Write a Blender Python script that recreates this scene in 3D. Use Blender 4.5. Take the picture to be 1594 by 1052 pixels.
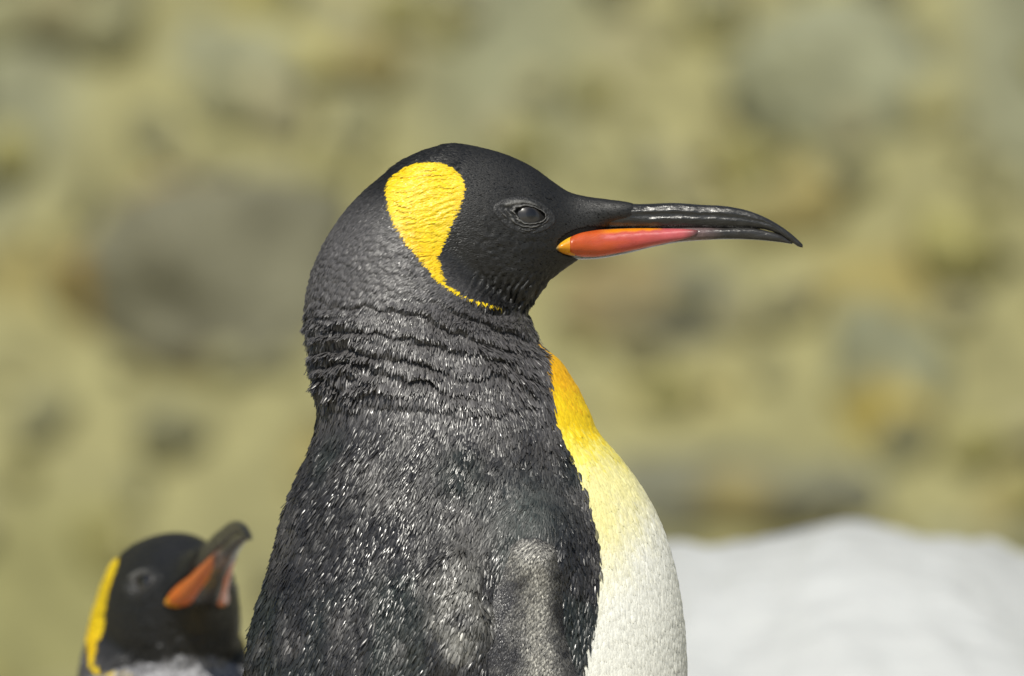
import bpy, math, random
import numpy as np
from mathutils import Vector, Matrix

random.seed(7)
RNG = np.random.default_rng(11)
for o in list(bpy.data.objects):
    bpy.data.objects.remove(o)
SC = bpy.context.scene
COL = SC.collection

# ------------------------------------------------------------------ camera, sky, sun, exposure
S = 0.00036          # metres per design unit (about 1/28 cm)
BASE = 2420.0        # design height of the ground under the large penguin
AX = 797.0
cam_d = bpy.data.cameras.new('camera')
cam = bpy.data.objects.new('camera', cam_d)
COL.objects.link(cam)
CAM_D = 6.4
CAM_Z = (BASE - 526) * S
cam.location = (0, -CAM_D, CAM_Z)
cam.rotation_euler = (math.radians(90), 0, 0)
cam_d.sensor_width = 36
cam_d.lens = 36 * CAM_D / (1594 * S)
cam_d.clip_end = 500
cam_d.dof.use_dof = True
cam_d.dof.focus_distance = CAM_D - 0.05
cam_d.dof.aperture_fstop = cam_d.lens / 42.0
SC.camera = cam

SUN_AZ, SUN_EL = math.radians(-8), math.radians(50)   # azimuth: from the camera side, negative = from its left
world = bpy.data.worlds.new('World')
SC.world = world
world.use_nodes = True
wn = world.node_tree
sky = wn.nodes.new('ShaderNodeTexSky')
sky.sky_type = 'NISHITA'
sky.sun_disc = False
sky.sun_elevation = SUN_EL
sun_dir = Vector((math.sin(SUN_AZ) * math.cos(SUN_EL), -math.cos(SUN_AZ) * math.cos(SUN_EL), math.sin(SUN_EL)))
sky.sun_rotation = math.atan2(sun_dir.x, sun_dir.y)
bg = wn.nodes['Background']
bg.inputs['Strength'].default_value = 0.065
wn.links.new(sky.outputs[0], bg.inputs[0])
sun_d = bpy.data.lights.new('sun', 'SUN')
sun_d.energy = 4.1
sun_d.angle = math.radians(0.6)
sun_d.color = (1.0, 0.965, 0.87)
sun = bpy.data.objects.new('sun', sun_d)
COL.objects.link(sun)
sun.rotation_euler = (-sun_dir).to_track_quat('-Z', 'Y').to_euler()
sun.location = (-2, -4, 6)
SC.view_settings.view_transform = 'Standard'
SC.view_settings.look = 'None'
SC.view_settings.exposure = 0.0
SC.view_settings.gamma = 1.0
SC.view_settings.use_curve_mapping = False

# ------------------------------------------------------------------ helpers
def tag(o, label=None, category=None, kind=None, group=None):
    if label: o['label'] = label
    if category: o['category'] = category
    if kind: o['kind'] = kind
    if group: o['group'] = group
    return o

def empty(name, loc, rotz=0.0):
    o = bpy.data.objects.new(name, None)
    o.empty_display_size = 0.1
    o.location = loc
    o.rotation_euler = (0, 0, rotz)
    COL.objects.link(o)
    return o

def np_mesh(name, V, Q, mat, parent=None, cols=None, smooth=True, extra=None):
    """mesh object out of vertex and face arrays; cols / extra are per-vertex attributes"""
    V = np.asarray(V, np.float32)
    Q = np.asarray(Q, np.int32)
    k = Q.shape[1]
    me = bpy.data.meshes.new(name)
    me.vertices.add(len(V))
    me.vertices.foreach_set('co', V.ravel())
    me.loops.add(Q.size)
    me.loops.foreach_set('vertex_index', Q.ravel())
    me.polygons.add(len(Q))
    me.polygons.foreach_set('loop_start', np.arange(0, Q.size, k, dtype=np.int32))
    me.polygons.foreach_set('use_smooth', np.full(len(Q), smooth, dtype=bool))
    me.update(calc_edges=True)
    me.validate()
    if cols is not None:
        a = me.attributes.new('tint', 'FLOAT_COLOR', 'POINT')
        c = np.ones((len(V), 4), np.float32); c[:, :3] = cols
        a.data.foreach_set('color', c.ravel())
    if extra is not None:
        a = me.attributes.new('gloss', 'FLOAT', 'POINT')
        a.data.foreach_set('value', np.asarray(extra, np.float32))
    me.materials.append(mat)
    o = bpy.data.objects.new(name, me)
    COL.objects.link(o)
    if parent: o.parent = parent
    return o

def sm(a, b, x):
    t = np.clip((x - a) / (b - a), 0, 1)
    return t * t * (3 - 2 * t)

_tab = RNG.random((32, 32, 32)).astype(np.float32)
def noise(x, y, z):
    """smooth value noise in -1..1"""
    x, y, z = np.broadcast_arrays(np.asarray(x, np.float32), np.asarray(y, np.float32), np.asarray(z, np.float32))
    xi, yi, zi = np.floor(x).astype(np.int32), np.floor(y).astype(np.int32), np.floor(z).astype(np.int32)
    fx, fy, fz = x - xi, y - yi, z - zi
    fx, fy, fz = [f * f * (3 - 2 * f) for f in (fx, fy, fz)]
    r = 0
    for i in (0, 1):
        for j in (0, 1):
            for k in (0, 1):
                r = r + _tab[(xi + i) & 31, (yi + j) & 31, (zi + k) & 31] * (fx if i else 1 - fx) * (fy if j else 1 - fy) * (fz if k else 1 - fz)
    return r * 2 - 1

def lut(pts, smooth_it=True):
    """dense lookup of a smooth curve through (t, value) pairs"""
    pts = sorted(pts)
    t = np.array([p[0] for p in pts], float); v = np.array([p[1] for p in pts], float)
    d = np.diff(v) / np.diff(t)
    m = np.zeros_like(v)
    m[1:-1] = (d[:-1] * np.diff(t)[1:] + d[1:] * np.diff(t)[:-1]) / (t[2:] - t[:-2])
    m[0], m[-1] = d[0], d[-1]
    xs = np.linspace(t[0], t[-1], 1600)
    i = np.clip(np.searchsorted(t, xs, side='right') - 1, 0, len(t) - 2)
    h = t[i + 1] - t[i]; u = (xs - t[i]) / h
    ys = ((1 + 2 * u) * (1 - u) ** 2 * v[i] + u * (1 - u) ** 2 * h * m[i] + u * u * (3 - 2 * u) * v[i + 1] + u * u * (u - 1) * h * m[i + 1])
    return lambda x: np.interp(x, xs, ys)

def smin(a, b, k):
    h = np.clip(0.5 + 0.5 * (b - a) / k, 0, 1)
    return b * (1 - h) + a * h - k * h * (1 - h)

# ------------------------------------------------------------------ materials
def new_mat(name):
    m = bpy.data.materials.new(name)
    m.use_nodes = True
    nt = m.node_tree
    return m, nt, nt.nodes['Principled BSDF']

def tint_mat(name, rough=(0.4, 0.6), spec=0.5, sheen=0.0, bump=None, coat=0.0, sss=0.0, var=0.0, var_scale=300):
    """colour from the mesh's tint attribute, with procedural variation, roughness spread and fine relief"""
    m, nt, b = new_mat(name)
    at = nt.nodes.new('ShaderNodeAttribute'); at.attribute_name = 'tint'
    gl = nt.nodes.new('ShaderNodeAttribute'); gl.attribute_name = 'gloss'
    mr = nt.nodes.new('ShaderNodeMapRange')
    mr.inputs['To Min'].default_value, mr.inputs['To Max'].default_value = rough
    nt.links.new(gl.outputs['Fac'], mr.inputs['Value'])
    nt.links.new(mr.outputs[0], b.inputs['Roughness'])
    tc = nt.nodes.new('ShaderNodeTexCoord')
    if var:
        nz = nt.nodes.new('ShaderNodeTexNoise'); nz.inputs['Scale'].default_value = var_scale; nz.inputs['Detail'].default_value = 4
        nt.links.new(tc.outputs['Object'], nz.inputs['Vector'])
        v = nt.nodes.new('ShaderNodeMapRange')
        v.inputs['From Min'].default_value, v.inputs['From Max'].default_value = 0.3, 0.7
        v.inputs['To Min'].default_value, v.inputs['To Max'].default_value = 1 - var, 1 + var
        nt.links.new(nz.outputs[0], v.inputs['Value'])
        mx = nt.nodes.new('ShaderNodeVectorMath'); mx.operation = 'SCALE'
        nt.links.new(at.outputs['Color'], mx.inputs[0]); nt.links.new(v.outputs[0], mx.inputs['Scale'])
        nt.links.new(mx.outputs[0], b.inputs['Base Color'])
    else:
        nt.links.new(at.outputs['Color'], b.inputs['Base Color'])
    b.inputs['Specular IOR Level'].default_value = spec
    b.inputs['Sheen Weight'].default_value = sheen
    b.inputs['Coat Weight'].default_value = coat
    b.inputs['Coat Roughness'].default_value = 0.18
    if sss:
        b.inputs['Subsurface Weight'].default_value = sss
        b.inputs['Subsurface Radius'].default_value = (0.004, 0.002, 0.001)
    if bump:
        n2 = nt.nodes.new('ShaderNodeTexNoise'); n2.inputs['Scale'].default_value = bump[0]; n2.inputs['Detail'].default_value = 5
        mp = nt.nodes.new('ShaderNodeMapping'); mp.inputs['Scale'].default_value = bump[2]
        nt.links.new(tc.outputs['Object'], mp.inputs['Vector']); nt.links.new(mp.outputs[0], n2.inputs['Vector'])
        bp = nt.nodes.new('ShaderNodeBump'); bp.inputs['Strength'].default_value = bump[1]; bp.inputs['Distance'].default_value = bump[3]
        nt.links.new(n2.outputs[0], bp.inputs['Height']); nt.links.new(bp.outputs[0], b.inputs['Normal'])
    return m

M_FEATHER = tint_mat('feather', rough=(0.22, 0.62), spec=0.65, sheen=0.0)
M_UNDER = tint_mat('under_plumage', rough=(0.7, 0.9), spec=0.2, bump=(900, 0.4, (1, 1, 1), 0.001))
M_BILL = tint_mat('bill_horn', rough=(0.14, 0.36), spec=0.6, bump=(360, 0.6, (0.3, 1, 1), 0.0012), var=0.25, var_scale=240)
M_PLATE = tint_mat('bill_plate', rough=(0.24, 0.4), spec=0.5, bump=(260, 0.4, (0.35, 1, 1), 0.0008), coat=0.12, sss=0.15, var=0.10, var_scale=140)
M_LID = tint_mat('bare_lid_skin', rough=(0.38, 0.6), spec=0.5, bump=(900, 0.7, (1, 1, 1), 0.0008), var=0.4, var_scale=500)
M_EYE = tint_mat('eye_surface', rough=(0.18, 0.3), spec=0.6, coat=0.3)
M_FOOT = tint_mat('foot_skin', rough=(0.5, 0.7), spec=0.4, bump=(500, 0.6, (1, 1, 1), 0.001))
M_GROUND = tint_mat('gravel_soil', rough=(0.8, 0.95), spec=0.25, bump=(40, 0.8, (1, 1, 1), 0.02), var=0.3, var_scale=25)
M_ROCK = tint_mat('lichened_rock', rough=(0.75, 0.95), spec=0.25, bump=(14, 0.9, (1, 1, 1), 0.03), var=0.28, var_scale=9)
M_SNOW = tint_mat('packed_snow', rough=(0.55, 0.7), spec=0.3, bump=(30, 0.5, (1, 1, 1), 0.02), sss=0.0, var=0.03, var_scale=8)

# ------------------------------------------------------------------ ground, slope, rocks
def ground_h(x, y):
    h = 0.02 * noise(x * 1.3, y * 1.3, 3.1) + 0.006 * noise(x * 6, y * 6, 7.7)
    return h * sm(0.25, 1.0, np.hypot(x + 0.03, y)) - 0.2640 * sm(0.22, 0.60, y) * (1 - sm(2.2, 3.6, y)) 

def slope_h(x, y):
    foot = 15.3 + 0.5 * noise(x * 0.35, 0.3, 1.2)
    t = np.maximum(y - foot, 0)
    h = 1.05 * t
    rough = sm(0, 0.7, t)
    h = h + rough * (0.20 * noise(x * 0.9, y * 0.7, 2.2) + 0.11 * noise(x * 2.4, y * 2.0, 5.2) + 0.04 * noise(x * 6, y * 5, 9.2))
    return h

def grid_mesh(name, xs, ys, hf, cf, mat):
    X, Y = np.meshgrid(xs, ys, indexing='ij')
    Z = hf(X, Y)
    V = np.stack([X, Y, Z], -1).reshape(-1, 3)
    nx, ny = len(xs), len(ys)
    i, j = np.meshgrid(np.arange(nx - 1), np.arange(ny - 1), indexing='ij')
    a = (i * ny + j).ravel()
    Q = np.stack([a, a + ny, a + ny + 1, a + 1], -1)
    return np_mesh(name, V, Q, mat, cols=cf(V), extra=RNG.random(len(V)))

def ground_col(V):
    n = noise(V[:, 0] * 2, V[:, 1] * 2, 0.5)[:, None] * 0.5 + 0.5
    return np.array([0.30, 0.27, 0.20]) * (1 - n) + np.array([0.40, 0.37, 0.29]) * n

KHAKI = 0.73 * np.array([[0.375, 0.35, 0.165], [0.31, 0.295, 0.125], [0.47, 0.435, 0.26], [0.28, 0.285, 0.18], [0.36, 0.29, 0.09]])
def slope_col(V):
    x, y, z = V.T
    n1 = noise(x * 0.8, y * 1.0 + z, 4.4); n2 = noise(x * 2.3, z * 0.9, y * 0.5 + 8.4); n3 = noise(x * 5, z * 5, y * 5 + 1)
    n4 = noise(x * 1.7 + 9, z * 1.7, 2.1)
    c = np.tile(KHAKI[0], (len(V), 1))
    def mix(c, k, w): return c * (1 - w[:, None]) + k * w[:, None]
    c = mix(c, KHAKI[2], sm(0.05, 0.5, n1))
    c = mix(c, KHAKI[1], sm(0.1, 0.5, n2))
    c = mix(c, KHAKI[3], sm(0.15, 0.5, n4) * 0.9)
    c = mix(c, KHAKI[4], sm(0.4, 0.7, n3) * 0.7)
    return c

gx = np.concatenate([np.linspace(-60, -10, 26), np.linspace(-9.6, 9.6, 121), np.linspace(10, 60, 26)])
gy = np.concatenate([np.linspace(-40, -3, 20), np.linspace(-2.8, 5, 110), np.linspace(5.4, 17, 50)])
tag(grid_mesh('ground', gx, gy, ground_h, ground_col, M_GROUND), kind='structure')
hx = np.concatenate([np.linspace(-60, -5, 56), np.linspace(-4.95, 4.95, 199), np.linspace(5, 60, 56)])
hy = np.concatenate([np.linspace(14.2, 19.5, 150), np.linspace(19.7, 40, 60)])
tag(grid_mesh('hillside', hx, hy, lambda x, y: slope_h(x, y) - 0.03, slope_col, M_ROCK), kind='structure')

def rock_arrays(rad, seed, sub=3, squash=(1, 1, 1)):
    import bmesh
    bm = bmesh.new()
    bmesh.ops.create_icosphere(bm, subdivisions=sub, radius=1)
    V = np.array([v.co[:] for v in bm.verts]); F = np.array([[v.index for v in f.verts] for f in bm.faces])
    bm.free()
    r = 1 + 0.24 * noise(*(V * 1.3 + seed * 3.7).T) + 0.12 * noise(*(V * 3.1 + seed).T)
    # a few flat facets
    g = np.random.default_rng(seed)
    V = V * r[:, None]
    for k in range(9):
        n = g.normal(size=3); n /= np.linalg.norm(n)
        d = V @ n
        V = V - np.maximum(d - 0.78, 0)[:, None] * n
    return V * rad * np.array(squash), F

def ray_on_slope(px, py):
    """where the slope is met, seen along a sight line (used once to choose where the rocks lie)"""
    dx, dz = (px - AX) * S / CAM_D, -(py - 526) * S / CAM_D
    for y in np.arange(14.5, 24, 0.02):
        d = y + CAM_D
        if slope_h(np.float64(dx * d), np.float64(y)) > CAM_Z + dz * d:
            return dx * d, y
    return dx * 26, 19.0

def boulder(px, py, rad, squash, colr, spots, seed, label):
    x, y = ray_on_slope(px, py)
    z = float(slope_h(np.float64(x), np.float64(y)))
    V, F = rock_arrays(rad, seed, 4, squash)
    c = np.tile(np.array(colr), (len(V), 1))
    n = noise(*(V * 5 + seed).T)
    c = 0.82 * c * (1 + 0.25 * n[:, None])
    ns = noise(*(V * 7 + seed * 2 + 5).T)
    w = sm(0.35, 0.6, ns)[:, None]
    c = c * (1 - w) + np.array(spots) * w
    o = np_mesh('boulder', V, F, M_ROCK, cols=c, extra=RNG.random(len(V)))
    o.location = (x, y + 0.1, z - rad * 0.1)
    tag(o, label, 'boulder', group='boulders on the slope')
    return o

OCHRE = (0.36, 0.24, 0.045)
boulder(330, 470, 0.36, (0.95, 0.8, 0.78), (0.235, 0.226, 0.15), OCHRE, 3, 'broad dark grey boulder with ochre lichen, behind the nape of the large penguin')
boulder(1010, 500, 0.20, (1.1, 0.8, 0.62), (0.18, 0.178, 0.12), (0.25, 0.2, 0.09), 5, 'dark grey boulder on the slope behind the throat and bill')
boulder(1130, 760, 0.22, (1.5, 0.8, 0.5), (0.20, 0.198, 0.135), (0.26, 0.22, 0.09), 9, 'low dark boulder on the slope just above the white snow mound')
boulder(1330, 150, 0.26, (1.0, 0.8, 0.8), (0.32, 0.325, 0.205), (0.33, 0.3, 0.13), 12, 'pale grey-green boulder high on the slope above the bill tip')
boulder(380, 90, 0.24, (1.0, 0.8, 0.6), (0.31, 0.31, 0.19), (0.34, 0.3, 0.11), 14, 'pale grey-green boulder high on the slope above the small penguin')
boulder(1390, 640, 0.24, (0.6, 0.8, 1.1), (0.28, 0.285, 0.175), (0.36, 0.29, 0.08), 17, 'tall greenish boulder on the slope above the snow mound')

def rubble():
    """loose stones and moss cushions all over the slope, one mass"""
    VV, FF, CC = [], [], []
    protos = [rock_arrays(1, 40 + k, 2) for k in range(6)]
    n = 0
    g = np.random.default_rng(5)
    pal = 0.73 * np.array([[0.22, 0.225, 0.15], [0.30, 0.30, 0.19], [0.42, 0.385, 0.22], [0.36, 0.33, 0.10], [0.33, 0.25, 0.075], [0.46, 0.43, 0.28], [0.14, 0.14, 0.10]])
    for k in range(1500):
        x = g.uniform(-3.2, 3.2); y = g.uniform(15.2, 19.2)
        V, F = protos[k % 6]
        r = 0.025 + 0.075 * g.random() ** 2.2
        a = g.uniform(0, 6.28); R = np.array([[math.cos(a), -math.sin(a), 0], [math.sin(a), math.cos(a), 0], [0, 0, 1]])
        P = (V * r * g.uniform(0.6, 1.2, 3)) @ R.T + np.array([x, y, float(slope_h(np.float64(x), np.float64(y)))])
        VV.append(P); FF.append(F + n); n += len(V)
        CC.append(np.tile((0.55 * pal[g.choice(7, p=[.17, .20, .22, .22, .04, .12, .03])] + 0.45 * KHAKI[0]) * g.uniform(0.85, 1.15), (len(V), 1)))
    V = np.concatenate(VV)
    tag(np_mesh('rubble', V, np.concatenate(FF), M_ROCK, cols=np.concatenate(CC), extra=RNG.random(len(V))),
        'loose lichened stones and moss strewn over the slope', 'rubble', kind='stuff')
rubble()

def snow_mound():
    d = 8.6
    k = d / CAM_D * S
    n, m = 140, 70
    pts = lut([(560, 1200), (800, 960), (1000, 858), (1060, 830), (1150, 822), (1270, 813), (1350, 806), (1430, 822), (1520, 838), (1600, 856), (1800, 960), (2050, 1200)])
    xs = np.linspace(560, 2050, n)
    X = (xs - AX) * k
    top = CAM_Z - (pts(xs) + 24 - 526) * k
    base = -0.25
    V, C = [], []
    for j in range(m):
        t = j / (m - 1) * math.pi
        prof = max(math.sin(t), 0) ** 0.55
        yy = -math.cos(t) * 0.75
        z = base + (top - base) * prof
        V.append(np.stack([X + 0.05 * noise(X * 3, yy * 3, 0.5), np.full(n, d - CAM_D + yy + 0.35), z], -1))
    V = np.array(V)
    V = V + 0 * V
    nn = noise(V[..., 0] * 7, V[..., 1] * 7, V[..., 2] * 7) * 0.018 + noise(V[..., 0] * 18, V[..., 1] * 18, V[..., 2] * 18) * 0.008 + noise(V[..., 0] * 45, V[..., 1] * 45, V[..., 2] * 45) * 0.004
    V[..., 2] += nn
    i, j = np.meshgrid(np.arange(m - 1), np.arange(n - 1), indexing='ij')
    a = (i * n + j).ravel()
    Q = np.stack([a, a + 1, a + n + 1, a + n], -1)
    V = V.reshape(-1, 3)
    c = np.tile(np.array([0.53, 0.54, 0.53]), (len(V), 1)) * (1 + 0.09 * noise(*(V * 4).T))[:, None]
    loc = np.array([V[:, 0].mean(), V[:, 1].mean(), base])
    o = np_mesh('snow_mound', V - loc, Q, M_SNOW, cols=c, extra=RNG.random(len(V)))
    o.location = loc
    tag(o, 'broad rounded mound of dirty white snow behind the penguin breast', 'snow')
snow_mound()

# ------------------------------------------------------------------ penguin shape as a distance field (design units: x forward, w sideways, py downwards)
LEFT = lut([(222, 706), (226, 692), (236, 665), (251, 628), (283, 583), (317, 547), (357, 517), (388, 500), (428, 484), (457, 477.5), (486, 476), (522, 478), (562, 484),
            (601, 491), (629, 497), (659, 495), (695, 485), (732, 470), (760, 458), (797, 445), (857, 431), (901, 418), (954, 403), (1000, 391), (1052, 382),
            (1200, 356), (1400, 340), (1700, 352), (1900, 400), (2100, 470), (2260, 580), (2330, 690)])
RIGHT = lut([(222, 705), (226, 716), (236, 735), (251, 745), (317, 750), (400, 770), (440, 790), (487, 820), (516, 832), (534, 839), (558, 867), (594, 893), (631, 912), (673, 931), (710, 962),
             (752, 994), (809, 1025), (862, 1044), (920, 1057), (982, 1065), (1052, 1069), (1200, 1074), (1400, 1064), (1700, 1016), (1900, 960), (2100, 870), (2260, 770), (2330, 700)])
HALF = lut([(222, 2), (226, 22), (236, 52), (251, 76), (283, 98), (317, 110), (357, 122), (400, 134), (457, 150), (520, 162), (600, 170), (660, 186), (760, 234), (860, 266), (960, 288), (1052, 300),
            (1200, 308), (1500, 308), (1800, 285), (2000, 240), (2200, 150), (2330, 20)])
TOP = lut([(585, 312), (600, 277), (622, 252), (640, 242), (660, 233.5), (680, 227.5), (702, 223.5), (754, 230), (796, 243), (835, 263), (861, 282), (884, 297), (913, 305), (946, 309.5), (988, 317), (1000, 322)])
BOT = lut([(585, 440), (622, 470), (702, 498), (780, 502), (819, 486), (838, 459), (858, 436), (881, 418), (903, 402), (925, 378), (946, 358), (988, 345), (1000, 338)])
WID = lut([(585, 60), (610, 92), (650, 108), (700, 113), (760, 104), (800, 91), (825, 81), (850, 67), (870, 54), (890, 43), (910, 35), (940, 27), (985, 18), (1000, 8)])
PIVOT = (690.0, 470.0)

def poly_ear(x, py):
    return sm(612, 622, x - 0.30 * np.maximum(py - 300, 0)) * (1 - sm(712, 724, x + 0.42 * np.maximum(py - 300, 0))) * sm(253, 262, py) * (1 - sm(400, 430, py))

def unpose(x, w, py, pitch):
    if not pitch:
        return x, w, py
    a = pitch * (1 - sm(440, 600, py + 0.25 * (x - 690) * 0))
    dx, dy = x - PIVOT[0], py - PIVOT[1]
    c, s = np.cos(a), np.sin(a)
    return PIVOT[0] + dx * c - dy * s, w, PIVOT[1] + dx * s + dy * c

def pose_pts(P, pitch):
    """turn head parts (x, w, py) up by the pitch"""
    if not pitch: return P
    c, s = math.cos(pitch), math.sin(pitch)
    dx, dy = P[..., 0] - PIVOT[0], P[..., 2] - PIVOT[1]
    return np.stack([PIVOT[0] + dx * c + dy * s, P[..., 1], PIVOT[1] - dx * s + dy * c], -1)

def field(x, w, py, pitch=0.0, detail=True):
    x, w, py = unpose(x, w, py, pitch)
    aw = np.abs(w)
    yc = np.clip(py, 222, 2330)
    l, r, b = LEFT(yc), RIGHT(yc), HALF(yc)
    cx, a = (l + r) / 2, np.maximum((r - l) / 2, 0.5)
    q = np.sqrt(((x - cx) / a) ** 2 + (w / np.maximum(b, 0.5)) ** 2)
    body = (q - 1) * np.minimum(a, b)
    body = np.maximum(body, np.maximum((232 - py) * 0.7, py - 2330))
    xc = np.clip(x, 585, 1000)
    t, bo, wi = TOP(xc), BOT(xc), WID(xc)
    hh = np.maximum((bo - t) / 2, 1)
    q2 = (np.abs((py - (t + bo) / 2) / hh) ** 2.1 + np.abs(w / wi) ** 2.1) ** (1 / 2.1)
    head = (q2 - 1) * np.minimum(hh, wi)
    head = np.maximum(head, np.maximum(585 - x, x - 1000))
    f = smin(body, head, 9.0)
    # shoulder and the muscle behind the flipper
    sh = np.sqrt(((x - 832) / 62) ** 2 + ((aw - 205) / 70) ** 2 + ((py - 872) / 95) ** 2) - 1
    f = smin(f, sh * 60, 40)
    el = np.sqrt(((x - 715) / 60) ** 2 + ((aw - 240) / 72) ** 2 + ((py - 985) / 130) ** 2) - 1
    f = smin(f, el * 55, 45)
    # tail and thighs
    tl = np.sqrt(((x - 505) / 60) ** 2 + (w / 70) ** 2 + ((py - 2190) / 190) ** 2) - 1
    f = smin(f, tl * 60, 50)
    th = np.sqrt(((x - 745) / 80) ** 2 + ((aw - 105) / 80) ** 2 + ((py - 2290) / 75) ** 2) - 1
    f = smin(f, th * 75, 40)
    if detail:
        # eye socket hollow
        e = np.sqrt(((x - 824) / 30) ** 2 + ((py - 334) / 22) ** 2)
        f = f + 5.0 * np.exp(-e ** 2 * 1.2) * (aw > 30)
        # rolls of loose skin round the drawn-in neck
        back = 1 - sm(820, 850, x)
        m = sm(445, 500, py) * (1 - sm(585, 650, py)) * back
        n1 = noise(x / 60, w / 60, py / 30 + 3); n2 = noise(x / 22, w / 22, py / 14 + 1)
        ph = (py - 0.20 * (x - 480) - 0.00035 * np.maximum(x - 600, 0) ** 2 + 20 * n1 + 6 * n2) / 31.0
        saw = ph - np.floor(ph)
        roll = np.where(saw < 0.68, saw / 0.68, (1 - saw) / 0.32)
        fw = sm(620, 520, x - 0.5 * (py - 520)); ph3 = (py + 6 * n1 + 6 * n2) / 13.0
        f = f - m * fw * 1.6 * (0.12 + 0.88 * sm(0.15, 0.55, aw / np.maximum(b, 1))) * np.sin(6.283 * ph3)
        amp = 0.5 + 0.5 * sm(-0.35, 0.35, noise(x / 55 + 7, w / 55, py / 38))
        f = f - m * amp * (roll - 0.45) * 9.0 * (0.25 + 0.75 * sm(0.1, 0.5, aw / np.maximum(b, 1)))
        f = f - sm(340, 400, py) * (1 - sm(520, 560, py)) * (1 - sm(640, 700, x - 0.9 * (py - 400))) * 1.1 * noise(x / 7, w / 7, py / 6)
        er = poly_ear(x, py)
        f = f - er * (0.55 + 0.35 * n1) * np.sin(6.283 * (py + 0.22 * x + 7 * noise(x / 16, py / 10, 0.5) + 9 * n1) / 10.5)
        fc = sm(725, 760, x) * sm(300, 380, py) * (1 - sm(470, 490, py)) * (1 - sm(850, 880, x))
        f = f - fc * (0.9 * noise(x / 13, w / 13, py / 9) + 0.7 * noise(x / 6, w / 6, py / 5))
        # soft pile of the breast
        f = f - sm(0, 12, x - BORDER(yc)) * sm(560, 700, py) * 0.35 * noise(x / 8, w / 8, py / 10)
        # fine ruffles under the chin
        mc = sm(700, 760, x) * sm(415, 450, py) * (1 - sm(480, 496, py))
        ph2 = ((x - 760) * 0.9 + (py - 440) * 0.55 + 5 * n1 + 4 * n2) / 11.0
        f = f - mc * np.sin(ph2 * 6.283) * 1.3
        # the lower edge of the neck ruff overlaps the mantle
        lip = 626 + 10 * n1 + 4 * n2 - 0.00025 * (x - 660) ** 2 + 6
        f = f - back * (1.5 + 3.0 * sm(0.1, 0.5, aw / np.maximum(b, 1))) * (sm(560, 626, py) - sm(lip - 1, lip + 7, py)) * (0.6 + 0.4 * n1)
        # loose clumps on the mantle and flank
        mb = (1 - 0.85 * np.exp(-(((x - 822) / 60) ** 2 + ((py - 785) / 58) ** 2))) * sm(630, 690, py) * (1 - sm(900, 930, x + 0 * py))
        f = f - mb * (3.4 * noise((x + 0.28 * py) / 26, w / 26, py / 60) + 1.5 * noise((x + 0.3 * py) / 11, w / 11, py / 26))
        f = f - sm(560, 640, py) * back * 1.0 * noise(x / 8, w / 8, py / 20)
    return f

def project(P, pitch, it=3, detail=True):
    for _ in range(it):
        g, f = grad(P, pitch, detail)
        l2 = np.maximum((g ** 2).sum(1), 0.05)
        P = P - np.clip(f / l2, -12, 12)[:, None] * g
    return P

def grad(P, pitch, detail=True, e=1.2):
    x, w, y = P.T
    f = field(x, w, y, pitch, detail)
    g = np.stack([field(x + e, w, y, pitch, detail) - field(x - e, w, y, pitch, detail),
                  field(x, w + e, y, pitch, detail) - field(x, w - e, y, pitch, detail),
                  field(x, w, y + e, pitch, detail) - field(x, w, y - e, pitch, detail)], 1) / (2 * e)
    return g, f

def surface_nets(vox, lo, hi, pitch):
    xs, ws, ys = [np.arange(a, b + vox, vox, dtype=np.float32) for a, b in zip(lo, hi)]
    G = np.empty((len(xs), len(ws), len(ys)), np.float32)
    for k in range(0, len(xs), 16):
        X, W, Y = np.meshgrid(xs[k:k + 16], ws, ys, indexing='ij')
        G[k:k + 16] = field(X, W, Y, pitch, False)
    s = G < 0
    nx, ny, nz = [d - 1 for d in G.shape]
    cnt = np.zeros((nx, ny, nz), np.int8)
    for i in (0, 1):
        for j in (0, 1):
            for k in (0, 1):
                cnt += s[i:i + nx, j:j + ny, k:k + nz]
    act = (cnt > 0) & (cnt < 8)
    idx = -np.ones(act.shape, np.int32)
    cells = np.argwhere(act)
    idx[act] = np.arange(len(cells))
    P = np.zeros((len(cells), 3)); N = np.zeros(len(cells))
    corner = [(i, j, k) for i in (0, 1) for j in (0, 1) for k in (0, 1)]
    ci, cj, ck = cells.T
    for a in range(8):
        for b in range(a + 1, 8):
            ca, cb = np.array(corner[a]), np.array(corner[b])
            if abs(ca - cb).sum() != 1: continue
            va = G[ci + ca[0], cj + ca[1], ck + ca[2]]; vb = G[ci + cb[0], cj + cb[1], ck + cb[2]]
            cr = (va < 0) != (vb < 0)
            t = np.where(cr, va / np.where(cr, va - vb, 1), 0)
            P += cr[:, None] * (ca + (cb - ca) * t[:, None]); N += cr
    P = (cells + P / N[:, None]) * vox + np.array([xs[0], ws[0], ys[0]])
    Q = []
    for ax in range(3):
        u, v = (ax + 1) % 3, (ax + 2) % 3
        sl0 = [slice(1, -1)] * 3; sl1 = [slice(1, -1)] * 3
        sl0[ax] = slice(0, -1); sl1[ax] = slice(1, None)
        s0, s1 = s[tuple(sl0)], s[tuple(sl1)]
        ed = np.argwhere(s0 != s1)
        flip = s0[s0 != s1]
        e0 = ed.copy(); e0[:, u] += 1; e0[:, v] += 1
        def cell(du, dv):
            c = e0.copy(); c[:, u] -= du; c[:, v] -= dv
            return idx[c[:, 0], c[:, 1], c[:, 2]]
        q = np.stack([cell(1, 1), cell(0, 1), cell(0, 0), cell(1, 0)], 1)
        q[~flip] = q[~flip][:, ::-1]
        Q.append(q)
    Q = np.concatenate(Q)
    return P, Q[(Q >= 0).all(1)]

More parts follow.
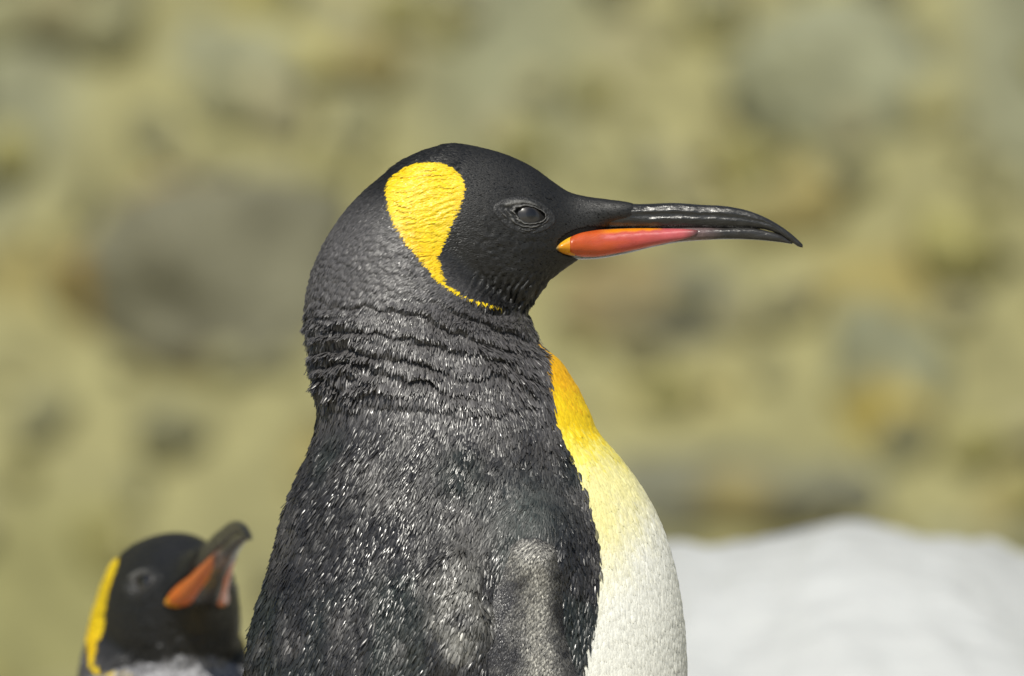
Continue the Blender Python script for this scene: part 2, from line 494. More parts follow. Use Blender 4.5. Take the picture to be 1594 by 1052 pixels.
# ------------------------------------------------------------------ plumage colours
EAR = np.array([(606, 297), (611, 277), (631, 261), (654, 253), (688, 253), (708, 261), (722, 275.5), (727.5, 288), (725, 308), (714, 337), (702, 365), (692, 385), (688, 402), (692, 425),
                (702, 443), (725, 459), (745, 466.8), (775, 475), (790, 479), (775, 476.2), (745, 468.8), (711, 454), (688, 438), (665, 411), (645, 385), (625, 357), (611, 328)], float)
BORDER = lut([(470, 840), (525, 832), (545, 843), (600, 855), (650, 862), (690, 880), (740, 900), (790, 918), (840, 928), (890, 931), (930, 929), (970, 922), (1010, 912), (1052, 905), (1150, 888), (1300, 868), (1500, 850), (1800, 830), (2100, 800), (2330, 740)])

def poly_dist(x, y, poly):
    """signed distance, negative inside"""
    d = np.full(x.shape, 1e9); ins = np.zeros(x.shape, bool)
    n = len(poly)
    for i in range(n):
        ax, ay = poly[i]; bx, by = poly[(i + 1) % n]
        ex, ey = bx - ax, by - ay
        t = np.clip(((x - ax) * ex + (y - ay) * ey) / (ex * ex + ey * ey), 0, 1)
        d = np.minimum(d, np.hypot(x - ax - t * ex, y - ay - t * ey))
        if ay != by:
            c = ((ay > y) != (by > y)) & (x < (bx - ax) * (y - ay) / (by - ay) + ax)
            ins ^= c
    return np.where(ins, -d, d)

def mixc(c, k, w):
    w = np.asarray(w)[:, None]
    return c * (1 - w) + np.asarray(k) * w

def plumage(x, w, py, jit=0.0, silver=0.0):
    """colour of the plumage at rest-pose coordinates, and weights of white breast / ear patch"""
    n = len(x)
    n1 = noise(x / 45, w / 45, py / 45); n2 = noise(x / 90 + 4, w / 90, py / 120)
    c = np.tile([0.0075, 0.0074, 0.007], (n, 1))                                 # head
    neck = sm(-25, 45, (-(x - 690) * 0.75 + (py - 400) * 0.65))                  # behind the ear patch and down
    neck = np.maximum(neck, sm(478, 492, py))
    c = mixc(c, [0.092, 0.088, 0.089], neck * sm(250, 380, py))
    c = mixc(c, [0.34, 0.34, 0.36], np.maximum(neck, sm(455, 470, py)) * sm(455, 470, py) * silver)
    mant = sm(600, 700, py)
    c = mixc(c, [0.028, 0.027, 0.028], mant)
    c = mixc(c, [0.018, 0.024, 0.021], mant * sm(0.0, 0.5, n2) * 0.7)             # bottle-green cast
    c = mixc(c, [0.10, 0.095, 0.092], mant * sm(0.1, 0.6, n1) * 0.5)             # worn grey tips
    sho = np.exp(-(((x - 822) / 52) ** 2 + ((py - 792) / 56) ** 2))
    c = mixc(c, [0.020, 0.026, 0.025], np.clip(sho * 1.2, 0, 1))
    sheen_tint = np.exp(-(((x - 722 - 0.0 * py) / 48) ** 2 + ((py - 960) / 95) ** 2))  # silvery highlight behind the flipper, put into the feather colour
    c = mixc(c, [0.22, 0.215, 0.195], sheen_tint * sm(-0.6, 0.3, n1) * 0.85)
    # breast
    bx = BORDER(py) + jit
    white = sm(-1.2, 1.2, x - bx) * sm(524, 532, py + jit * 0.5)
    st = noise(x / 5, w / 5, py / 45) * 16 + jit * 5
    wc = np.tile([0.88, 0.47, 0.003], (n, 1))
    wc = mixc(wc, [0.92, 0.64, 0.004], sm(580, 640, py + st + 20 * n1 - 0.25 * (x - 890)))
    wc = mixc(wc, [0.88, 0.75, 0.10], sm(650, 695, py + st + 10 * n1))
    wc = mixc(wc, [0.88, 0.81, 0.36], sm(680, 750, py + st + 12 * n1 + 0.2 * (x - bx)))
    wc = mixc(wc, [0.93, 0.925, 0.84], sm(745, 930, py + st + 1.1 * (x - bx - 40) + 18 * n1))
    c = mixc(c, wc, white)
    # ear patch
    jj = jit * (1 - 0.7 * sm(425, 455, py))
    ear = poly_dist(x + jj * 0.6, py + jj * 0.3, EAR)
    e = 1 - sm(-0.8, 0.8, ear)
    ec = mixc(np.tile([0.86, 0.61, 0.003], (n, 1)), [0.85, 0.56, 0.003], sm(0.0, 0.6, n1))
    c = mixc(c, ec, e)
    return c, white, e

def feather_dir(x, w, py):
    """lie of the feathers in rest pose (x, py); w gets none"""
    dx, dy = x - 790.0, py - 575.0
    r = np.maximum(np.hypot(dx, dy), 1)
    tx, ty = dy / r, -dx / r                    # anticlockwise round the nape: at the crown backwards, at the nape down
    k = sm(430, 560, py)
    tx = tx * (1 - k) + (-0.05) * k; ty = ty * (1 - k) + 1.0 * k
    fl = sm(620, 720, py)
    tx = tx - 0.22 * fl
    # breast feathers fall straight
    br = sm(-5, 25, x - BORDER(py)) * sm(520, 560, py)
    tx = tx * (1 - br) + (0.15 + 0.3 * (1 - sm(600, 760, py))) * br
    thr = sm(700, 760, x) * sm(400, 450, py) * (1 - sm(485, 500, py))
    tx = tx * (1 - thr) - 0.35 * thr; ty = ty * (1 - thr) + 0.9 * thr
    return tx, ty

def to_local(P):
    """design units -> metres under the thing's base"""
    return np.stack([(P[:, 0] - 720) * S, P[:, 1] * S, (BASE - P[:, 2]) * S], 1)

def dart(P, spacing, order):
    """keep one point per cell, the cell following the local spacing"""
    lvl = np.round(np.log(spacing) / math.log(1.25)).astype(int)
    sp = 1.25 ** lvl
    key = np.floor(P / sp[:, None]).astype(np.int64)
    h = ((key[:, 0] + 5000) * 20011 + (key[:, 1] + 5000)) * 20011 + (key[:, 2] + 5000)
    h = h * 64 + lvl
    _, first = np.unique(h, return_index=True)
    return first

def feather_cards(P, N, D, length, width, lift, roll, cols, gloss, name, parent, flat=None):
    """one small roofed, curved vane per root, all joined into one plumage part. P, N, D in x, w, up space"""
    n = len(P)
    D = D - (D * N).sum(1)[:, None] * N
    D /= np.maximum(np.linalg.norm(D, axis=1), 1e-6)[:, None]
    T = np.cross(N, D)
    cr, sr = np.cos(roll)[:, None], np.sin(roll)[:, None]
    T2 = T * cr + N * sr; N2 = N * cr - T * sr
    cl, sl = np.cos(lift)[:, None], np.sin(lift)[:, None]
    F = D * cl + N2 * sl; U = N2 * cl - D * sl
    V = np.empty((n, 9, 3), np.float32)
    rows = [(0.0, 0.55, 0.0), (0.55, 1.0, 0.05), (1.0, 0.32, -0.05)]
    for i, (a, b, c) in enumerate(rows):
        for j, sx in enumerate((-1, 0, 1)):
            arch = 0.16 * (1 if sx == 0 else 0)
            ext = 0.12 if (i == 2 and sx == 0) else 0.0
            V[:, i * 3 + j] = P + F * ((a + ext) * length)[:, None] + T2 * (sx * b * width / 2)[:, None] + U * (c * length + arch * width)[:, None]
    base = (np.arange(n) * 9)[:, None, None]
    q = np.array([[0, 1, 4, 3], [1, 2, 5, 4], [3, 4, 7, 6], [4, 5, 8, 7]])[None]
    Q = (base + q).reshape(-1, 4)
    V = V.reshape(-1, 3)
    W = np.stack([(V[:, 0] - 720) * S, V[:, 1] * S, (V[:, 2] + BASE) * S], 1)
    cc = np.repeat(cols, 9, axis=0); gg = np.repeat(gloss, 9)
    o = np_mesh(name, W, Q, M_FEATHER, parent, cols=cc, extra=gg)
    return tag(o, kind='stuff')

def surf_lateral(x, py, pitch=0.0, detail=False):
    """how far out the flank surface lies at (x, py)"""
    x = np.asarray(x, float); py = np.asarray(py, float)
    lo, hi = np.zeros_like(x), np.full_like(x, 420.0)
    for _ in range(24):
        mid = (lo + hi) / 2
        ins = field(x, mid, py, 0.0, detail) < 0
        lo = np.where(ins, mid, lo); hi = np.where(ins, hi, mid)
    return lo

def flipper_shape(side):
    """closed loft: chord between trailing and leading edge, laid over the flank. returns grids of P (x, w, py)"""
    LE = lut([(832, 838), (845, 858), (870, 868), (919, 875), (985, 880), (1029, 893), (1060, 904), (1150, 925), (1300, 935), (1500, 915), (1650, 880), (1740, 840)])
    TE = lut([(832, 812), (845, 794), (870, 783), (900, 772), (950, 760), (1000, 752), (1060, 744), (1150, 735), (1300, 742), (1500, 765), (1650, 795), (1740, 826)])
    n, m = 120, 33
    py = np.concatenate([np.linspace(832, 1060, 80), np.linspace(1068, 1740, 40)])
    t = np.linspace(0, 1, m)
    Y = np.repeat(py[:, None], m, 1)
    X = TE(py)[:, None] * (1 - t) + LE(py)[:, None] * t
    base = surf_lateral(X, np.minimum(Y, 1500))
    out = np.maximum(base, 0)
    ridge = np.exp(-((t - 0.78) / 0.24) ** 2) * 1.0 + 0.35 * np.exp(-((t - 0.2) / 0.2) ** 2)
    edge = np.minimum(1, np.sqrt(np.clip(1 - np.maximum(2 * t - 1, 0) ** 4, 0, 1)) * 1.2) * sm(0.0, 0.4, t)
    grow = sm(828, 860, py)[:, None]
    thick = 8 + 24 * ridge[None] * grow
    knob = 10 * np.exp(-(((X - 828) / 36) ** 2 + ((Y - 866) / 30) ** 2))
    swell = 40 * sm(1060, 1500, Y)
    outer = out - 2.5 * (1 - sm(0, 0.15, t))[None] + (thick + knob) * edge[None] * (0.25 + 0.75 * grow) + swell * 0.6
    inner = out - 6 + swell * 0.6 - 8 * edge[None]
    return X, Y, outer * side, inner * side, t

def loft_mesh(name, rings, mat, parent, cols, gloss, cap=True):
    """closed tube out of rings (k, m, 3) in metres"""
    k, m = rings.shape[:2]
    i, j = np.meshgrid(np.arange(k - 1), np.arange(m), indexing='ij')
    a = (i * m + j).ravel(); b = (i * m + (j + 1) % m).ravel()
    Q = np.stack([a, b, b + m, a + m], 1)
    V = rings.reshape(-1, 3)
    if cap:
        ends = []
        for r, flip in ((0, True), (k - 1, False)):
            # fold the end rings shut with quads
            ids = r * m + np.arange(m)
            for q in range(m // 2 - 1):
                f = [ids[q], ids[q + 1], ids[m - 2 - q], ids[m - 1 - q]]
                ends.append(f if not flip else f[::-1])
        Q = np.concatenate([Q, np.array(ends)])
    return np_mesh(name, V, Q, mat, parent, cols=cols, extra=gloss)

# ------------------------------------------------------------------ bill
UP_T = lut([(890, 312), (946, 313), (988, 317), (1054, 315.7), (1086, 318), (1135, 321.5), (1168, 328.7), (1194, 339.5), (1223, 357), (1239, 370), (1250, 381)])
UP_B = lut([(890, 361), (956, 357), (1037, 356), (1109, 355.5), (1151, 356), (1194, 358), (1215, 366), (1233, 377.5), (1243, 384), (1250, 385.5)])
UP_W = lut([(890, 24), (946, 22), (988, 19), (1054, 16), (1086, 14.5), (1135, 12), (1168, 10), (1194, 8.5), (1223, 6), (1240, 4), (1250, 1.5)])
LO_T = lut([(864, 384), (870, 376), (880, 367), (894, 360), (956, 354.5), (1037, 354), (1109, 354), (1151, 355.5), (1194, 363), (1212, 368), (1234, 378)])
LO_B = lut([(864, 391), (870, 395), (884, 401), (920, 403.5), (969, 396), (1021, 383.5), (1054, 377.5), (1086, 374.5), (1168, 373), (1217, 377.5), (1234, 380)])
LO_W = lut([(864, 50), (870, 53), (884, 51), (900, 46), (920, 40), (969, 31), (1021, 24), (1054, 20), (1086, 16.5), (1168, 10), (1217, 6), (1234, 2.5)])

def bill_tube(T, B, W, x0, x1, n, m, pw, pitch, groove=None):
    xs = x0 + (x1 - x0) * np.linspace(0, 1, n)
    th = np.linspace(0, 2 * math.pi, m, endpoint=False) + math.pi / m
    t, b, w = T(xs), B(xs), W(xs)
    cs, sn = np.cos(th), np.sin(th)
    e = 2 / pw
    yy = np.sign(sn) * np.abs(sn) ** e; ww = np.sign(cs) * np.abs(cs) ** e
    P = np.empty((n, m, 3))
    P[..., 0] = xs[:, None]
    P[..., 2] = ((t + b) / 2)[:, None] - (b - t)[:, None] / 2 * yy
    k = np.ones((n, m)) if groove is None else groove(xs[:, None], yy[None] + 0 * xs[:, None])
    P[..., 1] = w[:, None] * ww * k
    return P

def make_bill(root, pitch, orange=0.0):
    def loc(P): return to_local(pose_pts(P, pitch).reshape(-1, 3)).reshape(P.shape)
    def gro(x, y):    # nostril furrow along the upper bill, with ridges beside it
        g = sm(960, 1010, x) * (1 - sm(1190, 1225, x))
        return 1 - 0.20 * g * np.exp(-((y - 0.08) / 0.16) ** 2) - 0.10 * g * np.exp(-((y - 0.62) / 0.10) ** 2) + 0.025 * noise(x / 14, y * 4, 2)
    P = bill_tube(UP_T, UP_B, UP_W, 890, 1249.5, 90, 40, 2.2, pitch, gro)
    x = P[..., 0].ravel()
    c = np.tile([0.022, 0.022, 0.021], (len(x), 1))
    up = loft_mesh('upper_bill', loc(P), M_BILL, root, c, 0.3 + 0.6 * RNG.random(len(x)))
    lot = (lambda q: LO_T(q) - (7 if orange else 4) * sm(1120, 1180, q) * (1 - sm(1215, 1234, q)))
    P = bill_tube(lot, LO_B, LO_W, 866, 1233.5, 100, 36, 2.3, pitch)
    x = P[..., 0].ravel()
    c = np.tile([0.03, 0.029, 0.028], (len(x), 1))
    c = mixc(c, [0.16, 0.11, 0.11], sm(1020, 1080, x) * (1 - sm(1085, 1130, x)))
    lo = loft_mesh('lower_bill', loc(P), M_BILL, root, c, 0.2 + 0.5 * RNG.random(len(x)))
    # coloured plate and gape skin on either side
    for side in (-1, 1):
        for nm, outl in (('bill_plate', 'plate'), ('gape_skin', 'gape')):
            if outl == 'plate':
                x0, x1 = 884.0, 1090.0
                tp = lut([(884, 380), (886, 372), (892, 365), (902, 360), (920, 357), (956, 354.5), (1037, 354.5), (1070, 356), (1085, 358), (1090, 360)])
                bt = lut([(884, 384), (886, 391), (892, 397), (902, 401), (920, 402), (969, 394.5), (1000, 388), (1030, 381), (1060, 374), (1080, 368), (1090, 362)])
            else:
                x0, x1 = 864.0, 896.0
                tp = lut([(864, 384), (870, 376), (880, 367), (894, 360.5), (896, 360)])
                bt = lut([(864, 388), (870, 393), (884, 399.5), (896, 402)])
            n, m = 60, 22
            xs = x0 + (x1 - x0) * (0.5 - 0.5 * np.cos(np.linspace(0, math.pi, n)))
            v = np.linspace(0, 1, m)
            X = np.repeat(xs[:, None], m, 1)
            Y = tp(xs)[:, None] * (1 - v) + bt(xs)[:, None] * v
            lt, lb, lw = LO_T(xs)[:, None], LO_B(xs)[:, None], LO_W(xs)[:, None]
            q = np.clip(np.abs((Y - (lt + lb) / 2) / np.maximum((lb - lt) / 2, 0.5)), 0, 0.985)
            Wd = lw * (1 - q ** 2.3) ** (1 / 2.3)
            u = (xs - x0)[:, None] / (x1 - x0)
            rim = np.minimum(np.minimum(sm(0, 0.14, v), sm(0, 0.14, 1 - v))[None], np.minimum(sm(0, 0.03, u), sm(0, 0.05, 1 - u)))
            proud = (3.6 if outl == 'plate' else 1.8)
            Wd = Wd + proud * rim - 1.0
            P = np.stack([X, Wd * side, Y], -1)
            xf, yf = X.ravel(), Y.ravel()
            vv = np.tile(v, n)
            if outl == 'plate':
                c = np.tile([0.53, 0.088, 0.016], (len(xf), 1))
                c = mixc(c, [0.52, 0.082, 0.068], sm(905, 985, xf + 25 * noise(xf / 25, yf / 9, 2.0)))
                c = mixc(c, [0.53, 0.105, 0.115], sm(985, 1050, xf))
                c = mixc(c, [0.82, 0.26, 0.006], sm(0.22, 0.10, vv + 0.05 * noise(xf / 10, 1, 3)) * sm(925, 955, xf) * (1 - sm(1020, 1035, xf)))
                c = mixc(c, [0.62, 0.075, 0.012], sm(0.68, 1.0, vv) * (1 - sm(990, 1050, xf)) * 0.8)
                c = mixc(c, [0.66, 0.16, 0.012], np.full(len(xf), orange))
                c = mixc(c, [0.09, 0.05, 0.05], sm(1058, 1088, xf + 8 * (vv - 0.5)))
                c = mixc(c, [0.16, 0.02, 0.006], sm(888, 884.5, xf))
                c = mixc(c, [0.10, 0.03, 0.015], sm(0.93, 1.0, vv) * sm(985, 1030, xf))
            else:
                c = np.tile([0.78, 0.32, 0.008], (len(xf), 1))
                c = mixc(c, [0.82, 0.50, 0.02], sm(0.45, 0.1, vv))
                c = mixc(c, [0.28, 0.24, 0.12], sm(873, 865, xf))
                c = mixc(c, [0.12, 0.05, 0.01], sm(0.9, 1.0, vv))
            i, j = np.meshgrid(np.arange(n - 1), np.arange(m - 1), indexing='ij')
            a = (i * m + j).ravel()
            Q = np.stack([a, a + 1, a + m + 1, a + m], 1)
            if side < 0: Q = Q[:, ::-1]
            np_mesh(nm, loc(P).reshape(-1, 3), Q, M_PLATE, lo, cols=c, extra=RNG.random(len(xf)))

def make_eye(root, pitch):
    ex, ey = 825.0, 334.0
    for side in (-1, 1):
        w0 = float(surf_lateral(np.array([ex]), np.array([ey]), detail=True)[0])
        # eyeball
        n, m = 20, 32
        R = 38.0
        th = np.linspace(0.0, math.pi * 0.30, n); ph = np.linspace(0, 2 * math.pi, m, endpoint=False)
        TH, PH = np.meshgrid(th, ph, indexing='ij')
        bulge = 1 + 0.03 * np.exp(-(TH / 0.3) ** 2)
        q0 = np.array([ex, w0, ey])
        gn, _ = grad(q0[None], 0.0, False, 8.0)
        nv = gn[0] / np.linalg.norm(gn[0])
        t1 = np.array([1.0, 0, 0]); t1 = t1 - nv * (t1 @ nv); t1 /= np.linalg.norm(t1); t2 = np.cross(nv, t1)
        P = q0 - nv * (R - 4.0) + R * bulge[..., None] * (np.cos(TH)[..., None] * nv + np.sin(TH)[..., None] * (np.cos(PH)[..., None] * t1 + np.sin(PH)[..., None] * t2))
        if t2[2] < 0: P = P[:, ::-1]
        P[..., 1] *= side
        r = TH.ravel()
        c = np.tile([0.032, 0.030, 0.029], (len(r), 1))
        c = mixc(c, [0.012, 0.012, 0.013], sm(0.26, 0.18, r))
        V = to_local(pose_pts(P, pitch).reshape(-1, 3))
        i, j = np.meshgrid(np.arange(n - 1), np.arange(m), indexing='ij')
        a = (i * m + j).ravel(); b = (i * m + (j + 1) % m).ravel()
        Q = np.stack([a, b, b + m, a + m], 1)
        if side > 0: Q = Q[:, ::-1]
        eye = np_mesh('eye', V, Q, M_EYE, root, cols=c, extra=np.full(len(r), 0.3))
        # lids: wrinkled bare rings round an almond opening
        n, m = 44, 96
        rho = np.linspace(0.94, 2.15, n); ph = np.linspace(0, 2 * math.pi, m, endpoint=False)
        RH, PH = np.meshgrid(rho, ph, indexing='ij')
        cx, sy = np.cos(PH), np.sin(PH)                 # sy > 0: below the eye
        ax_ = 22.5 * (1 + 0.10 * cx ** 8); ay_ = np.where(sy > 0, 13.5, 12.0)
        tilt = 0.20
        lx, ly = ax_ * cx * RH, ay_ * sy * RH * (1 + 0.10 * (RH - 1))
        X = ex + lx * math.cos(tilt) - ly * math.sin(tilt) - 2 * (RH - 1) * 4
        Y = ey + lx * math.sin(tilt) + ly * math.cos(tilt)
        Wd = surf_lateral(X, Y, detail=True)
        wob = 0.11 * noise(2.2 * cx, 2.2 * sy, 1.3) + 0.07 * noise(8 * cx, 8 * sy, RH * 3)
        q = RH + wob
        br1 = 0.35 + 0.9 * sm(-0.5, 0.4, noise(4.1 * cx + 2, 4.1 * sy, 0.4)); br2 = sm(-0.2, 0.3, noise(5.3 * cx + 9, 5.3 * sy, 2.4))
        low = sm(-0.2, 0.5, sy); upr = sm(-0.1, -0.6, sy)
        h = 3.6 * np.exp(-((q - 1.06) / 0.085) ** 2)
        h += br1 * (2.4 * low + 0.4) * np.exp(-((q - 1.36) / 0.075) ** 2)
        h += br2 * (2.4 * low) * np.exp(-((q - 1.66) / 0.07) ** 2) * sm(-0.7, 0.2, -cx + 0.3)
        h += upr * 3.4 * np.exp(-((q - 1.45) / 0.28) ** 2) * sm(-0.9, 0.3, -cx)
        h += 0.8 * noise(X / 4, Y / 3, 0.7) * sm(1.0, 1.2, RH) + 0.8
        h *= 1 - sm(1.85, 2.15, RH)
        h -= 2.2 * sm(1.9, 2.15, RH)
        h += -5 * sm(1.0, 0.94, RH)
        P = np.stack([X, (Wd + h) * side, Y], -1)
        V = to_local(pose_pts(P, pitch).reshape(-1, 3))
        hh = h.ravel()
        c = np.tile([0.022, 0.022, 0.022], (len(hh), 1))
        c = mixc(c, [0.15, 0.147, 0.14], sm(1.8, 4.4, hh))  # highlights on brow and wrinkle ridges painted into the lid tint
        c = mixc(c, [0.015, 0.015, 0.016], sm(1.7, 2.1, RH.ravel()))
        i, j = np.meshgrid(np.arange(n - 1), np.arange(m), indexing='ij')
        a = (i * m + j).ravel(); b = (i * m + (j + 1) % m).ravel()
        Q = np.stack([a, b, b + m, a + m], 1)
        if side > 0: Q = Q[:, ::-1]
        np_mesh('eyelid', V, Q, M_LID, eye, cols=c, extra=RNG.random(len(hh)))

def make_foot(root):
    for side in (-1, 1):
        rings_all = []
        # one webbed foot: a flat lobed sole with three toes and claws, lofted from heel to toe tips
        n, m = 46, 40
        u = np.linspace(0, 1, n)
        th = np.linspace(0, 2 * math.pi, m, endpoint=False) + math.pi / m
        half = lut([(0, 14), (0.15, 26), (0.35, 38), (0.6, 62), (0.8, 76), (0.92, 70), (1.0, 22)])
        hgt = lut([(0, 30), (0.2, 34), (0.4, 24), (0.7, 13), (0.9, 9), (1, 3)])
        P = np.empty((n, m, 3))
        cs, sn = np.cos(th), np.sin(th)
        toe = 0.55 + 0.45 * np.cos(cs * math.pi * 2.0 * 1.0) ** 2
        P[..., 0] = 690 + 250 * u[:, None] - 26 * (u[:, None] ** 3) * (1 - toe[None])
        P[..., 1] = side * 105 + half(u)[:, None] * cs
        hs = hgt(u)[:, None] * (0.6 + 0.4 * toe[None])
        P[..., 2] = 2419 - hs * (1 + sn) * 0.95 - 1
        c = np.tile([0.03, 0.03, 0.03], (n * m, 1))
        ft = loft_mesh('foot', to_local(P.reshape(-1, 3)).reshape(P.shape), M_FOOT, root, c, RNG.random(n * m))
        for kx in (-0.62, 0.0, 0.62):
            k = 14
            t = np.linspace(0, 1, k); a = np.linspace(0, 2 * math.pi, 10, endpoint=False)
            R = 8 * (1 - t) ** 0.7 + 0.3
            C = np.empty((k, 10, 3))
            C[..., 0] = (915 if kx == 0 else 900) + 46 * t[:, None] + 0 * a
            C[..., 1] = side * 105 + kx * 72 + R[:, None] * np.cos(a)
            C[..., 2] = 2408 + 6 * t[:, None] ** 2 - R[:, None] * np.sin(a) * 0.9
            loft_mesh('claw', to_local(C.reshape(-1, 3)).reshape(C.shape), M_BILL, ft, np.tile([0.02, 0.02, 0.02], (k * 10, 1)), np.full(k * 10, 0.5))

# ------------------------------------------------------------------ a whole penguin
def make_penguin(root, pitch, vox, fine, seed, orange=0.0):
    global RNG
    RNG = np.random.default_rng(seed)
    P, Q = surface_nets(vox, (300, -345, 150), (1110, 345, 2400), pitch)
    P = project(P, pitch, 2, True)
    x0, w0, y0 = unpose(P[:, 0], P[:, 1], P[:, 2], pitch)
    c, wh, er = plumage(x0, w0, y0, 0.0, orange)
    g, _ = grad(P, pitch, False)
    Nn = g / np.maximum(np.linalg.norm(g, axis=1), 1e-6)[:, None]
    V = to_local(P - Nn * 2.0)
    np_mesh('body', V, Q[:, ::-1], M_UNDER, root, cols=c, extra=RNG.random(len(V)))

    # ---- feathers: candidate roots spread over the skin, thinned to an even lie
    A = P[Q]
    area = 0.5 * np.linalg.norm(np.cross(A[:, 2] - A[:, 0], A[:, 3] - A[:, 1]), axis=1)
    yc = A[:, :, 2].mean(1)
    dens = np.where(yc < 520, 0.75, np.where(yc < 1130, 0.30, 0.014)) * fine ** 2
    cnt = RNG.poisson(area * dens)
    fi = np.repeat(np.arange(len(Q)), cnt)
    u, v = RNG.random((2, len(fi)))
    u, v = u[:, None], v[:, None]
    C = A[fi, 0] * (1 - u) * (1 - v) + A[fi, 1] * u * (1 - v) + A[fi, 2] * u * v + A[fi, 3] * (1 - u) * v
    xr, wr, yr = unpose(C[:, 0], C[:, 1], C[:, 2], pitch)
    small = 1 - sm(455, 640, yr)                        # head and nape feathers are small
    face = sm(690, 760, xr) * (1 - sm(440, 470, yr))
    beakside = sm(850, 960, xr) * (1 - sm(420, 440, yr))
    brst = sm(-3, 3, xr - BORDER(yr)) * sm(530, 545, yr)
    sho = np.exp(-(((xr - 822) / 66) ** 2 + ((yr - 785) / 62) ** 2))
    low = sm(1110, 1150, yr)
    scale = 1.0 - 0.44 * small - 0.14 * face - 0.1 * beakside - 0.25 * np.clip(sho * 1.2, 0, 1) + 0.15 * brst
    scale = scale * (1 + 2.2 * low) / fine
    keep = dart(C, 3.4 * scale, None)
    C, scale, small, face, brst, sho, low, beakside = [a[keep] for a in (C, scale, small, face, brst, sho, low, beakside)]
    C = project(C, pitch, 2)
    xr, wr, yr = unpose(C[:, 0], C[:, 1], C[:, 2], pitch)
    # bare places: the bill and the eye
    ea = math.radians(11)
    de = np.hypot(((xr - 824) * math.cos(ea) + (yr - 334) * math.sin(ea)) / 23.0, (-(xr - 824) * math.sin(ea) + (yr - 334) * math.cos(ea)) / 13.0)
    ok = (de > 1.75) & ((xr < 990) | (yr > 420)) & ~((xr > 868) & (yr > LO_T(np.clip(xr, 864, 1000)) - 1.5) & (yr < LO_B(np.clip(xr, 864, 1000)) - 1))
    C, scale, small, face, brst, sho, low, xr, wr, yr, beakside = [a[ok] for a in (C, scale, small, face, brst, sho, low, xr, wr, yr, beakside)]
    n = len(C)
    g, _ = grad(C, pitch)
    N = g / np.maximum(np.linalg.norm(g, axis=1), 1e-6)[:, None]
    tx, ty = feather_dir(xr, wr, yr)
    if pitch:
        a = pitch * (1 - sm(440, 600, C[:, 2])); ca, sa = np.cos(a), np.sin(a)
        tx, ty = tx * ca + ty * sa, -tx * sa + ty * ca
    D = np.stack([tx, 0.06 * RNG.normal(size=n), ty], 1)
    sway = 0.22 * noise(xr / 30, wr / 30, yr / 30) + RNG.normal(size=n) * 0.13
    D[:, 0] += sway * 0.9
    N[:, 2] *= -1; D[:, 2] *= -1
    Pz = C.copy(); Pz[:, 2] *= -1
    jit = RNG.normal(size=n) * 1.6
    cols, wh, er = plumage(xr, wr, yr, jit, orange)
    neckz = sm(440, 490, yr) * (1 - sm(600, 690, yr)) * (1 - wh)
    mantle = sm(620, 700, yr) * (1 - wh)
    v = RNG.normal(size=n)
    cols = cols * np.clip(1 + (0.05 * wh + 0.08 * er + 0.28 * (1 - wh) * (1 - er)) * v, 0.35, 2.2)[:, None]
    pale = (RNG.random(n) < 0.03) & (mantle > 0.5)
    cols[pale] = cols[pale] * 2.4
    length = scale * (15.0 + 4 * neckz + 3 * mantle - 3 * wh) * RNG.uniform(0.8, 1.2, n)
    length *= 1 - 0.25 * face
    width = scale * (5.0 + 2.6 * wh + 1.0 * er) * RNG.uniform(0.8, 1.2, n)
    lift = 0.11 + 0.06 * er + 0.16 * neckz * sm(-0.3, 0.4, noise(xr / 14, wr / 14, yr / 14)) + 0.06 * mantle + RNG.normal(size=n) * (0.05 + 0.07 * neckz + 0.05 * mantle)
    lift = lift * (1 - 0.55 * np.clip(sho * 1.3, 0, 1)) * (1 - 0.35 * face)
    lift = np.clip(lift * (1 - 0.45 * wh), 0.03, 0.7)
    roll = RNG.normal(size=n) * (0.12 + 0.10 * neckz + 0.14 * mantle) * (1 - 0.5 * face) * (1 - 0.7 * np.clip(sho * 1.3, 0, 1))
    gloss = np.clip(0.6 - 0.45 * mantle * noise((xr + 0.3 * yr) / 24, wr / 40, yr / 75 + 5) + 0.2 * mantle + 0.22 * RNG.normal(size=n) + 0.6 * np.clip(sho * 1.2, 0, 1) - 0.38 * mantle - 0.22 * neckz + 0.25 * wh + 0.2 * face + 0.1 * er, 0, 1)
    Pz -= N * (1.2 + 0.0 * lift)[:, None]
    feather_cards(Pz, N, D, length, width, lift, roll, cols, gloss, 'plumage', root)

    # ---- flippers
    for side in (-1, 1):
        X, Y, Wo, Wi, t = flipper_shape(side)
        Pout = np.stack([X, Wo, Y], -1); Pin = np.stack([X, Wi, Y], -1)[:, ::-1]
        rings = np.concatenate([Pout, Pin], 1)
        if side > 0: rings = rings[:, ::-1]
        k, m = rings.shape[:2]
        xf, yf = rings[..., 0].ravel(), rings[..., 2].ravel()
        c = np.tile([0.035, 0.035, 0.038], (k * m, 1))
        fl = loft_mesh('flipper', to_local(rings.reshape(-1, 3)).reshape(rings.shape), M_UNDER, root, c, RNG.random(k * m))
        # scale-like feathers in rows on its outer face
        ni, nj = Pout.shape[:2]
        du = np.gradient(Pout, axis=0); dv = np.gradient(Pout, axis=1)
        ar = np.linalg.norm(np.cross(du, dv), axis=-1)
        cnt = RNG.poisson(np.where(Y < 1120, ar * 0.6, ar * 0.03)[:-1, :-1] * fine ** 2)
        ii, jj = np.meshgrid(np.arange(ni - 1), np.arange(nj - 1), indexing='ij')
        ii, jj = np.repeat(ii.ravel(), cnt.ravel()), np.repeat(jj.ravel(), cnt.ravel())
        u, v = RNG.random((2, len(ii), 1))
        def lerp(G): return G[ii, jj] * (1 - u) * (1 - v) + G[ii + 1, jj] * u * (1 - v) + G[ii + 1, jj + 1] * u * v + G[ii, jj + 1] * (1 - u) * v
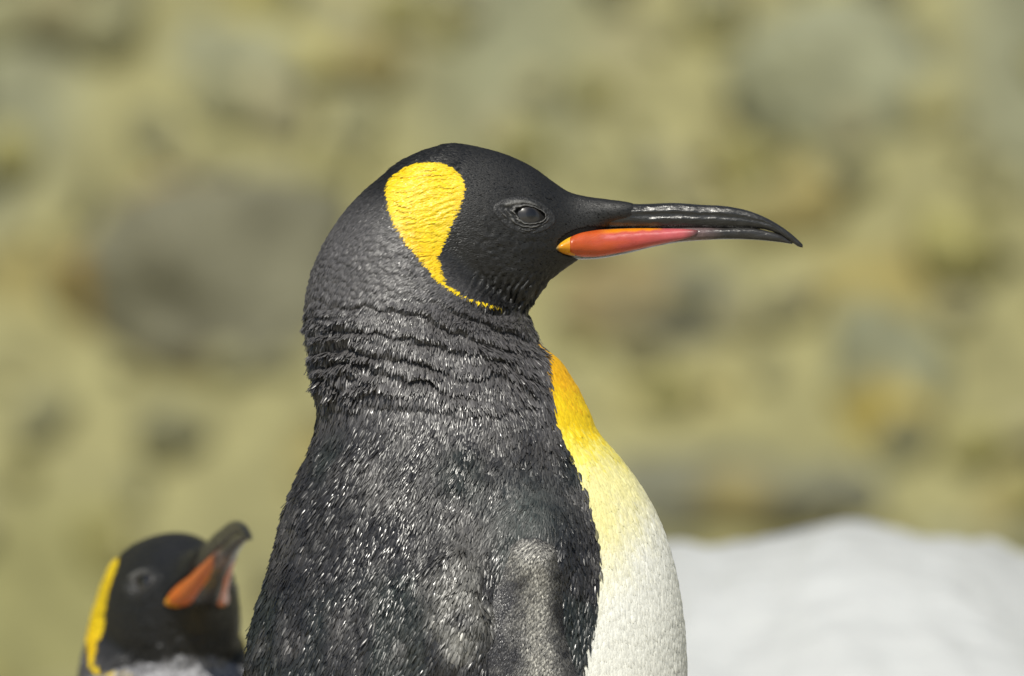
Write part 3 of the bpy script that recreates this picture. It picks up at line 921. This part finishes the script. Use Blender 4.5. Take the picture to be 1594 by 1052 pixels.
        nrm = np.cross(dv, du) * side; nrm /= np.maximum(np.linalg.norm(nrm, axis=-1), 1e-6)[..., None]
        nrm = np.where((nrm[..., 1] * side > 0)[..., None], nrm, -nrm)
        Pp, Nn = lerp(Pout), lerp(nrm)
        tt = (t[jj] * (1 - v[:, 0]) + t[np.minimum(jj + 1, nj - 1)] * v[:, 0])
        sc = np.where(Pp[:, 2] < 1120, 1.0, 3.2) / fine
        keep = dart(Pp, 2.1 * sc, None)
        Pp, Nn, tt, sc = Pp[keep], Nn[keep], tt[keep], sc[keep]
        Nn /= np.linalg.norm(Nn, axis=1)[:, None]
        n = len(Pp)
        x, y = Pp[:, 0], Pp[:, 2]
        band = np.exp(-((tt - 0.66) / 0.20) ** 2) * sm(832, 846, y)
        knob = np.exp(-(((x - 826) / 40) ** 2 + ((y - 862) / 30) ** 2))
        pal = np.clip(np.maximum(band, 1.1 * knob) + 0.25 * noise(x / 12, y / 12, 3), 0, 1)
        cc = mixc(np.tile([0.028, 0.027, 0.030], (n, 1)), [0.58, 0.56, 0.50], np.clip(pal * 1.15, 0, 1) * (0.25 + 0.75 * RNG.random(n)) * (0.72 + 0.28 * np.sin(6.283 * (y * 0.75 + x * 0.65 + 2 * noise(x / 9, y / 9, 5)) / 6.0)))
        cc *= np.clip(1 + 0.3 * RNG.normal(size=n), 0.3, 2)[:, None]
        D = np.stack([-0.30 + 0.25 * noise(x / 25, y / 25, 1) + 0.15 * RNG.normal(size=n), np.zeros(n), np.ones(n)], 1)
        Nn[:, 2] *= -1; D[:, 2] *= -1; Pz = Pp.copy(); Pz[:, 2] *= -1
        feather_cards(Pz - Nn * 0.5, Nn, D, 5.6 * sc * RNG.uniform(0.8, 1.2, n), 2.3 * sc, np.clip(0.17 + 0.07 * RNG.normal(size=n), 0.04, 0.5), 0.2 * RNG.normal(size=n), cc, np.clip(0.45 + 0.25 * RNG.normal(size=n), 0, 1), 'scale_feathers', fl)

    make_bill(root, pitch, orange)
    make_eye(root, pitch)
    make_foot(root)

big = empty('penguin', ((720 - AX) * S, 0, 0))
tag(big, 'large king penguin in sharp profile, bill level, yellow ear patch', 'penguin', group='king penguins')
make_penguin(big, 0.0, 6.0, 1.0, 21)

small_y = 0.74
small = empty('penguin', (-0.2085, small_y, -0.2630), math.radians(-74))
small.scale = (1.04, 1.04, 1.04)
tag(small, 'low blurred king penguin with bill raised, partly hidden behind the larger penguin', 'penguin', group='king penguins')
make_penguin(small, math.radians(17), 9.0, 0.72, 22, 0.85)
